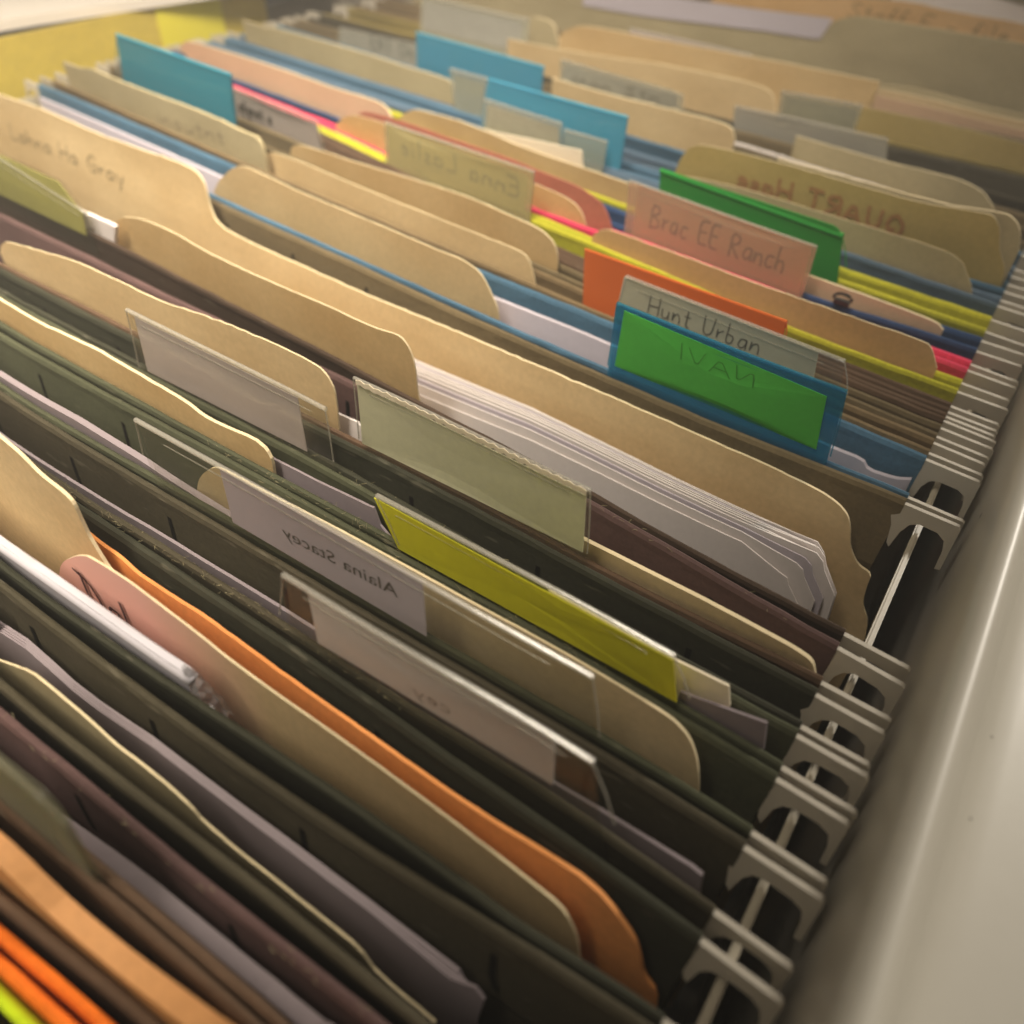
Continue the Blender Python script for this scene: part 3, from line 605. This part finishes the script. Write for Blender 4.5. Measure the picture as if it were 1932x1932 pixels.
# ---- row 9
MB = [(-40, 160), (0, 179), (80, 205), (180, 250), (280, 286), (340, 306), (372, 323), (386, 343), (392, 365), (397, 389), (407, 414), (425, 432), (470, 456), (695, 558), (848, 618), (1100, 725), (1314, 818), (1438, 872), (1546, 925), (1582, 950), (1600, 972), (1605, 995), (1604, 1033), (1618, 1065), (1645, 1083), (1634, 1110), (1627, 1140), (1638, 1170), (1632, 1205)]
o, cv = content('h9', .86, MB, man_mat('manila'), 'largest manila folder, faint pencil writing on its raised left tab, running right to the rail', th=.5, L=-296, group=MF, smooth=2)
writing_on(o, pen('Lahna Ha Gray', (22, 262), (240, 352), 4.6, cv, -.30, .5, seed=2), paper('pencil', hexc('8f7e5e'), rough=.6))
NTH = ['rearmost', 'second rearmost', 'third rearmost', 'fourth rearmost', 'fifth rearmost', 'fifth from the front', 'fourth from the front', 'third from the front', 'second from the front', 'front']
for k in range(10):
    dz = [0, 3, 7, 10, 14, 18, 24, 33, 43, 62][k]; dx = [0, 10, -3, 6, 12, -8, 8, -14, -30, -60][k]
    content('h9', .70 - .026 * k, [(770, 668 + dz), (784, 679 + dz), (1000, 768 + dz), (1236, 883 + dz), (1400, 960 + dz), (1533 + dx, 1019 + dz), (1545 + dx, 1040 + dz * .8), (1548 + dx, 1060 + dz * .7), (1567 + dx, 1112 + dz * .5), (1553 + dx, 1160 + dz * .3)],
            white_mat('lavender' if k in (2, 7) else 'white'), NTH[k] + ' sheet of the thick white paper stack at the centre', 'paper_sheet', 'paper', th=.2, L=-150, smooth=0, amp=.02, wave=.05, seed=3.0, group='sheets of the white stack')
content('h9', .12, [(214, 475), (218, 455), (220, 432), (224, 414), (238, 409), (266, 412), (324, 436), (396, 479), (504, 529), (618, 577), (704, 618), (755, 632), (773, 656), (784, 690), (789, 745), (800, 785)], man_mat('gold'), 'manila folder with rounded corners standing in front of the white paper stack', th=.3, group=MF)
tab_on(ROOT['h9'], CV['h9'][0], [(-60, 262), (112, 340), (160, 402), (168, 440), (-60, 335)], MATS['clear_plastic'], [(-60, 266), (110, 343), (156, 404), (164, 445), (-60, 338)], paper('card_lime', hexc('b9b468'), rough=.5, var=.04))
content('h9', .02, [(155, 398), (170, 404), (214, 423), (220, 428), (218, 462)], white_mat('white'), 'white folded slip sticking out just right of the olive card at the left edge', 'paper_slip', 'paper slip', th=1.0, smooth=1, L=-190, group='paper slips')
# ---- row 10 blue
bluep = plastic('blue_plastic', (.42, .78, .90), gloss=.10, body=.22, bodycol=hexc('4fa6c0'))
tab_on(ROOT['h10'], CV['h10'][0], [(1163, 573), (1597, 740), (1566, 862), (1146, 690)], bluep, [(1178, 586), (1560, 748), (1540, 848), (1160, 690)], paper('card_green', hexc('50b848'), rough=.5, var=.04),
       cyo=-1.42, writing=[pen('NAVI', (1270, 672), (1420, 732), 3.0, CV['h10'][0], -1.52, .16, True)], inkmat=paper('pale_green_ink', hexc('3f8a32')))
content('h10', .35, [(404, 362), (412, 342), (436, 318), (452, 313), (470, 316), (574, 366), (695, 415), (835, 475), (869, 487), (905, 511), (921, 539), (939, 579), (942, 600)], man_mat('manila'), 'manila folder with a slanted left corner between the big manila folder and blue folder', th=.3, group=MF)
content('h10', .80, [(76, 184), (86, 188), (386, 318), (700, 462), (935, 562), (1151, 648), (1568, 842), (1629, 866), (1638, 885), (1690, 902), (1720, 903)], white_mat('lavender'), 'lavender sheet along the blue folder ending in a crumpled corner near the rail', 'paper_sheet', 'paper', th=.9, smooth=1, amp=.04, group=PS)
# ---- row 11, 12
o, cv = content('h11', .30, [(150, 128), (176, 129), (192, 138), (260, 166), (386, 212), (466, 250), (486, 257), (496, 272), (503, 300), (505, 312)], man_mat('olive'), 'grey beige folder with faint writing and a bright cut corner below the teal tab', th=1.1, L=-290, group=MF)
writing_on(o, pen('inoutnt', (300, 232), (430, 275), 4.0, cv, -.58, .7, seed=5), paper('pencil_soft', hexc('9a8a6e'), rough=.6))
content('h11', .80, [(492, 316), (500, 292), (512, 286), (560, 302), (695, 359), (775, 391), (875, 431), (985, 473), (1001, 491), (1011, 533), (1012, 548)], man_mat('manila'), 'middle of three parallel manila edges left of the orange tab', th=.3, group=MF)
content('h12', .50, [(548, 292), (550, 276), (566, 273), (606, 284), (666, 304), (771, 335), (885, 371), (960, 405), (1005, 424), (1030, 440), (1044, 455), (1052, 476), (1053, 496)], man_mat('gold'), 'rear of three parallel manila edges with a bright curled end below the yellow folder', th=.38, group=MF)
tab_on(ROOT['h11'], CV['h11'][0], [(1180, 522), (1594, 682), (1598, 745), (1158, 600)], MATS['clear_plastic'], [(1178, 522), (1545, 663), (1533, 725), (1160, 600)], paper('card_grey_green', hexc('cfcab2'), rough=.5, var=.04),
       writing=[pen('Hunt Urban', (1222, 590), (1436, 672), 4.0, CV['h11'][0], -1.02, .28, seed=3)])
tealp = plastic('teal_plastic', (.25, .60, .66), gloss=.10, body=.55, bodycol=hexc('46a6bc'))
tab_on(ROOT['h12'], CV['h12'][0], [(219, 66), (434, 142), (437, 232), (222, 150)], tealp, [(240, 105), (430, 175), (432, 240), (240, 165)], paper('card_dark_teal', hexc('3f6660'), rough=.6, var=.1), top=.8)
tab_on(ROOT['h13'], CV['h13'][0], [(436, 165), (598, 230), (612, 285), (440, 230)], MATS['clear_plastic'], [(437, 168), (597, 233), (608, 290), (440, 240)], white_mat('grey'), writing=[pen('afgnot a', (452, 208), (516, 236), 3.4, CV['h13'][0], -1.02, .75, seed=8)], inkmat=INK('black'))
orp = plastic('orange_plastic', (.95, .50, .20), gloss=.08, body=.8, bodycol=hexc('d87038'))
tab_on(ROOT['h11'], CV['h11'][1], [(1103, 471), (1484, 608), (1481, 640), (1102, 575)], orp, [(1104, 478), (1480, 614), (1478, 640), (1102, 575)], paper('card_orange', hexc('dc7434'), rough=.5, var=.04), top=.5)
# ---- yellow, pink, navy
cloudy = plastic('cloudy_plastic', (.97, .97, .90), gloss=.10, body=.34, bodycol=hexc('cfc294'))
tab_on(ROOT['y1'], CV['y1'][0], [(726, 230), (1007, 325), (998, 405), (726, 312)], cloudy, [(734, 238), (996, 332), (990, 405), (733, 314)], paper('card_straw', hexc('d2c67e'), rough=.5, var=.05),
       writing=[pen('Enna Laslie', (752, 286), (978, 374), 4.6, CV['y1'][0], -1.02, .75, True, seed=6)], inkmat=paper('faded_ink', hexc('7d7448'), rough=.6))
content('y1', .6, [(1116, 462), (1118, 444), (1132, 434), (1150, 432), (1189, 447), (1345, 504), (1545, 575), (1748, 645), (1757, 655), (1762, 668), (1768, 695)], man_mat('amber'), 'amber manila folder filling the nearer yellow hanging folder', th=.3, group=MF)
content('pink', .25, [(630, 252), (636, 232), (650, 220), (668, 216), (720, 229), (880, 292), (1010, 347), (1060, 368), (1085, 383), (1101, 405), (1110, 450)], man_mat('amber'), 'amber manila tab glowing through the left of the pink hanging folder', th=.3, group=MF)
content('pink', .75, [(674, 216), (690, 209), (773, 233), (850, 262), (959, 297), (1021, 324), (1090, 350), (1135, 380), (1150, 410), (1158, 445)], man_mat('red'), 'dull red file folder whose rounded end stands behind the cloudy tab', th=.3, group=MF)
peach = plastic('peach_plastic', (.96, .90, .84), gloss=.10, body=.25, bodycol=hexc('e2ccb4'))
tab_on(ROOT['n1'], CV['n1'][0], [(1187, 341), (1541, 466), (1508, 572), (1176, 455)], peach, [(1206, 350), (1532, 468), (1502, 572), (1190, 460)], paper('card_peach', hexc('dab898'), rough=.5, var=.06),
       writing=[pen('Brac EE Ranch', (1226, 428), (1482, 518), 5.6, CV['n1'][0], -1.02, .6, seed=11)], inkmat=INK('brown'))
content('n1', .3, [(340, 96), (344, 82), (353, 76), (386, 84), (526, 128), (600, 155), (630, 166), (706, 188), (726, 198), (738, 214), (742, 232)], man_mat('peach'), 'peach manila folder with a pale right end, right of the teal tab', th=.6, L=-285, group=MF)
content('n1', .75, [(1495, 508), (1546, 525), (1686, 575), (1770, 608), (1780, 622)], man_mat('peach'), 'thin peach folder edge behind the navy band near the right rail', th=.6, L=-60, group=MF)
def clip_bm(cv, q):
    x, z = hit(q, cv, -.8); bm = bmesh.new(); y = cv(x)
    R = [(x + 1.9 * math.cos(a), y - .9, z + .4 + 1.0 * math.sin(a)) for a in [i * math.pi / 8 for i in range(-1, 10)]]
    tube_bm(R, .35, 8, bm); box_bm((x - 1.7, y - 1.1, z - 1.3), (x + 1.7, y + .3, z - .2), bm, bev=.15); return bm
tag(link('paper_clip', clip_bm(CV['n1'][0], (1589, 566)), metal('black_clip', (.02, .02, .02), rough=.3)), 'small black binder clip on the navy folder right of the peach tab', 'binder clip')
# ---- second yellow
greenp = plastic('green_plastic', (.25, .70, .25), gloss=.12, body=.72, bodycol=hexc('38a046'))
tab_on(ROOT['y2'], CV['y2'][0], [(1246, 322), (1256, 322), (1545, 416), (1578, 427), (1590, 446), (1596, 505), (1250, 372)], greenp, [(1262, 338), (1540, 430), (1540, 500), (1262, 372)], paper('card_emerald', hexc('3f9c48'), rough=.5), top=1.0)
content('y2', .5, [(755, 222), (762, 215), (775, 208), (787, 206), (873, 228), (993, 280), (1101, 316), (1159, 336), (1185, 345), (1240, 364)], man_mat('gold'), 'gold manila folder between the cloudy tab and the light blue tab', th=.6, R=-60, group=MF)
content('y2', .95, [(908, 243), (1000, 262), (1098, 284), (1101, 318)], white_mat('cream'), 'cream slip with faint marks standing behind the gold manila folder', 'paper_slip', 'paper slip', th=.5, smooth=0, group='paper slips')
content('g1', .6, [(1262, 345), (1271, 333), (1310, 334), (1400, 354), (1546, 399), (1690, 443), (1770, 468), (1800, 481), (1818, 497), (1823, 515), (1832, 532), (1836, 575)], man_mat('olive'), 'dull manila folder directly behind the green tab', th=.3, group=MF)
hazy = plastic('hazy_plastic', (.97, .98, .96), gloss=.12, body=.20, bodycol=hexc('c4c2b4'))
tab_on(ROOT['g1'], CV['g1'][0], [(913, 187), (1060, 234), (1057, 300), (908, 252)], hazy, [(920, 196), (1054, 240), (1052, 300), (915, 250)], paper('card_stone', hexc('cdc0a4'), rough=.5), top=.6)
tab_on(ROOT['g1'], CV['g1'][0], [(1064, 245), (1145, 268), (1134, 325), (1060, 300)], hazy, top=.6)
lb = plastic('light_blue_plastic', (.40, .80, .90), gloss=.12, body=.45, bodycol=hexc('62bcd8'))
tab_on(ROOT['b1'], CV['b1'][0], [(921, 150), (1159, 215), (1184, 222), (1167, 322), (905, 240)], lb, [(925, 158), (1150, 222), (1140, 318), (912, 240)], paper('card_sea', hexc('5bb8be'), rough=.5), top=.7)
o, cv = content('b1', .4, [(1268, 345), (1275, 320), (1287, 294), (1300, 279), (1324, 271), (1450, 301), (1546, 329), (1660, 361), (1745, 384), (1850, 400), (1875, 406), (1887, 428), (1885, 469), (1897, 507), (1889, 535)], man_mat('mustard'), 'golden manila folder with red brown handwriting behind the green tab', th=.3, group=MF)
writing_on(o, pen("QUART Hase", (1384, 348), (1700, 448), 4.6, cv, -.36, .9, True, seed=9), paper('red_brown_ink', hexc('a87c50'), rough=.6))
content('b1', .85, [(1780, 385), (1880, 399), (1905, 405), (1920, 420), (1926, 440), (1922, 475)], man_mat('olive'), 'manila folder end peeping out at the right behind the golden one', th=.6, L=-60, group=MF)
content('b2', .35, [(505, 52), (520, 52), (600, 74), (706, 105), (773, 128), (840, 147), (860, 160), (870, 195)], man_mat('olive'), 'olive manila folder above the parallel blue folder edges at upper left', th=.6, L=-290, group=MF)
tab_on(ROOT['b2'], CV['b2'][0], [(848, 130), (920, 149), (912, 230), (858, 212)], hazy, [(856, 140), (914, 156), (908, 228), (862, 212)], paper('card_mist', hexc('b4b8aa'), rough=.5), top=.6)
tab_on(ROOT['b3'], CV['b3'][0], [(785, 62), (1025, 127), (1018, 180), (786, 124)], lb, [(792, 72), (1012, 130), (1006, 180), (792, 124)], paper('card_sky', hexc('5cb4cf'), rough=.5), writing=[pen('PHA UT', (850, 127), (985, 160), 5.0, CV['b3'][0], -1.02, .8, seed=4)], inkmat=paper('teal_ink', hexc('2f5c60')), top=.7)
content('b3', .5, [(1130, 172), (1159, 180), (1299, 214), (1366, 232), (1382, 242), (1387, 262)], man_mat('manila'), 'manila folder with a bright rounded end left of the large cloudy tab', th=.8, L=-150, group=MF)
tab_on(ROOT['g2'], CV['g2'][0], [(1058, 112), (1262, 168), (1288, 180), (1290, 225), (1055, 165)], hazy, [(1064, 120), (1278, 180), (1278, 225), (1060, 165)], paper('card_ash', hexc('c0b8a8'), rough=.5), writing=[pen('Man Stn', (1080, 160), (1250, 196), 3.0, CV['g2'][0], -1.02, .7, seed=4)], inkmat=paper('grey_ink', hexc('7a7058')), top=.5)
tab_on(ROOT['g3'], CV['g3'][0], [(1386, 201), (1546, 237), (1675, 264), (1666, 340), (1380, 280)], plastic('white_plastic', (.95, .95, .93), gloss=.12, body=.42, bodycol=hexc('ccc8bc')), [(1392, 214), (1640, 268), (1632, 335), (1388, 280)], paper('card_dove', hexc('bfb8a6'), rough=.5), top=.8)
content('g2', .35, [(1353, 278), (1357, 264), (1380, 266), (1546, 318), (1640, 345), (1722, 370), (1730, 395)], white_mat('white'), 'pinkish white sheet edge crossing below the large cloudy tab', 'paper_sheet', 'paper', th=1.2, smooth=1, group=PS)
content('g2', .8, [(1640, 296), (1686, 308), (1800, 335), (1826, 345), (1856, 362), (1874, 389), (1878, 415)], man_mat('olive'), 'manila folder with a sloping right end, right of the large cloudy tab', th=.6, L=-70, group=MF)
tab_on(ROOT['b3'], CV['b3'][1], [(640, 52), (786, 84), (786, 132), (636, 96)], hazy, [(642, 56), (784, 88), (784, 130), (640, 96)], paper('card_pewter', hexc('a29c94'), rough=.5), writing=[pen('ENT On', (700, 92), (784, 112), 5.0, CV['b3'][1], -1.02, 1.1, seed=7)], inkmat=paper('dark_ink', hexc('4a4a42')), top=.5)
# ---- far rows
content('g3', .5, [(1050, 92), (1180, 112), (1245, 120), (1409, 154), (1445, 166), (1460, 180), (1464, 215)], man_mat('manila'), 'manila folder with a rounded right end under the lavender tab', th=.7, L=-190, group=MF)
tab_on(ROOT['g3'], CV['g3'][1], [(795, -8), (998, 38), (993, 100), (792, 55)], hazy, [(800, 0), (985, 42), (982, 98), (798, 55)], paper('card_fog', hexc('b8b0ac'), rough=.5), top=.9)
content('g4', .15, [(985, 60), (1000, 32), (1013, 32), (1035, 38), (1047, 48), (1054, 78)], man_mat('olive'), 'rounded manila corner just right of the cloudy grey tab at top', th=.8, group=MF)
content('g4', .5, [(1600, 240), (1612, 212), (1628, 203), (1660, 207), (1800, 238), (1932, 270), (1990, 285)], man_mat('mustard'), 'mustard folder sheet at the right edge beyond the dark gap', th=.3, group=MF)
tab_on(ROOT['g4'], CV['g4'][0], [(1474, 172), (1628, 199), (1609, 252), (1470, 215)], hazy, [(1480, 180), (1620, 206), (1604, 250), (1474, 215)], paper('card_sand', hexc('c2b894'), rough=.5), top=.6)
tab_on(ROOT['g4'], CV['g4'][1], [(1188, 55), (1299, 76), (1418, 105), (1408, 150), (1186, 100)], plastic('lavender_plastic', (.95, .93, .95), gloss=.12, body=.5, bodycol=hexc('cfc0bc')), [(1194, 62), (1408, 110), (1400, 148), (1190, 100)], white_mat('lavender'), top=.9)
content('g4', .92, [(1050, 80), (1060, 62), (1090, 48), (1130, 52), (1190, 64), (1240, 74)], man_mat('gold'), 'low gold manila edge left of the lavender tab at top', th=.8, R=-60, group=MF)
content('g5', .15, [(1455, 158), (1466, 140), (1500, 143), (1600, 166), (1806, 214), (1900, 238), (1960, 252)], man_mat('peach'), 'worn manila edge just below the broadest far folder, lowest of three', th=.38, group=MF)
content('g5', .5, [(1530, 150), (1545, 138), (1600, 150), (1646, 164), (1756, 186), (1860, 214), (1950, 232)], man_mat('pale'), 'worn manila edge with a bright streak, middle of three below the broadest far folder', th=.8, group=MF)
content('g5', .9, [(1640, 168), (1660, 158), (1740, 168), (1850, 198), (1950, 222)], man_mat('olive'), 'greenish manila edge, highest of three below the broadest far folder', th=.38, group=MF)
LAST = content('g6', .35, [(560, -60), (1000, -14), (1300, 10), (1500, 34), (1556, 58), (1570, 42), (1590, 34), (1630, 30), (1694, 42), (1932, 82), (2010, 96)], man_mat('olive'), 'broadest far manila folder filling the upper right of the photo', th=.6, L=-290, group=MF, smooth=1)
big, bcv = LAST
link('label_strip', sheet_bm([hit(q, bcv, -.6) for q in [(1100, -30), (1447, 20), (1560, 33), (1572, 36), (1556, 60), (1546, 74), (1440, 58), (1200, 28), (1100, 10)]], bcv, yo=-.6, th=.2, wave=.05), white_mat('lavender'), big)
o, cv = content('g6', .85, [(1400, -30), (1546, -2), (1620, -6), (1726, 4), (1786, 20), (1932, 44), (2010, 60)], man_mat('amber'), 'amber manila folder with pencilled words along the top edge of the photo', th=.6, L=-150, group=MF)
writing_on(o, pen('Staff E - file', (1600, 32), (1905, 86), 5.2, cv, -.36, .5, seed=12), paper('pencil_amber', hexc('8a7044'), rough=.6))
extra = Curve(CV['g6'][1].y + 3.0)
ob = sheet_bm([(-80, 24), (-52, 27), (8, 20), (8, -60), (-80, -60)], extra, th=.8, wave=.2, seed=3)
tag(link('paper_sheet', ob, white_mat('white')), 'white sheet at the far top right corner behind the amber folder', 'paper', PS)
# crumpled clear tab at lower left
tab_on(ROOT['h1'], CV['h1'][0], [(-60, 1392), (0, 1442), (68, 1496), (104, 1535), (119, 1557), (140, 1612), (-60, 1460)], plastic('foggy_plastic', (.9, .9, .85), gloss=.16, body=.35, bodycol=hexc('a8a48c')), [(-60, 1398), (0, 1448), (66, 1502), (92, 1534), (100, 1590), (-60, 1470)], paper('card_drab', hexc('a29c80'), rough=.5))

for q, a in (((1864, 1395), .22), ((1822, 1548), .3), ((1900, 1240), .12)):
    g = ground(q, 7.3); bm = bmesh.new(); R_ = random.Random(int(q[0]))
    box_bm((g.x - a, g.y - .12, 7.1), (g.x + a, g.y + .14, 8.02), bm, bev=.05)
    for v in bm.verts: v.co += Vector((R_.uniform(-.08, .08), R_.uniform(-.06, .06), R_.uniform(-.05, 0)))
    link('paint_chip', bm, paper('chip_dark', (.07, .05, .035), rough=.8), drawer)
# fibres caught on the worn folder tops
def lint(cv, x0, x1, n, seed, ln=1.2, z0=-.1, spread=.9):
    R = random.Random(seed); bm = bmesh.new()
    for _ in range(n):
        x = R.uniform(x0, x1); y = cv(x) + R.uniform(-spread, spread * .4); z = z0 + R.uniform(-.6, .12)
        P = [(x, y, z)]; a = R.uniform(0, 6.28)
        for k in range(3):
            a += R.uniform(-.8, .8); P.append((P[-1][0] + math.cos(a) * ln / 3, P[-1][1] + math.sin(a) * ln / 5, P[-1][2] + R.uniform(-.05, .22)))
        tube_bm(P, R.uniform(.018, .034), 3, bm)
    return bm
fib = paper('lint_fibre', hexc('a49a78'), rough=.9)
for nm, wh, x0, x1, n, s in (('h4', 0, -120, -40, 110, 1), ('h5', 1, -90, -20, 60, 2), ('h6', 0, -100, -30, 120, 3), ('h7', 0, -110, -20, 60, 4), ('h1', 1, -80, -20, 30, 5), ('h8', 1, -60, 0, 30, 6)):
    o = link('lint', lint(CV[nm][wh], x0, x1, n, s, ln=1.0 if n < 200 else 1.3), fib, ROOT[nm]); o['kind'] = 'stuff'
hz = bpy.data.materials.new('lens_veil'); hz.use_nodes = True; _t = hz.node_tree; _t.nodes.remove(_t.nodes['Principled BSDF'])
_v = _t.nodes.new('ShaderNodeVolumePrincipled'); _v.inputs['Color'].default_value = (.95, .92, .86, 1); _v.inputs['Density'].default_value = VEIL; _v.inputs['Anisotropy'].default_value = .2
_t.links.new(_v.outputs[0], _t.nodes['Material Output'].inputs['Volume'])
if VEIL > 0: tag(link('lens_veil', box_bm((-440, -160, -300), (170, 540, 96)), hz), 'added thin pale haze', 'lens_veil', kind='stuff')  # volume added to lift the darks the way lens flare does
sc.cycles.transparent_max_bounces = 24
sc.cycles.max_bounces = 8; sc.cycles.diffuse_bounces = 5
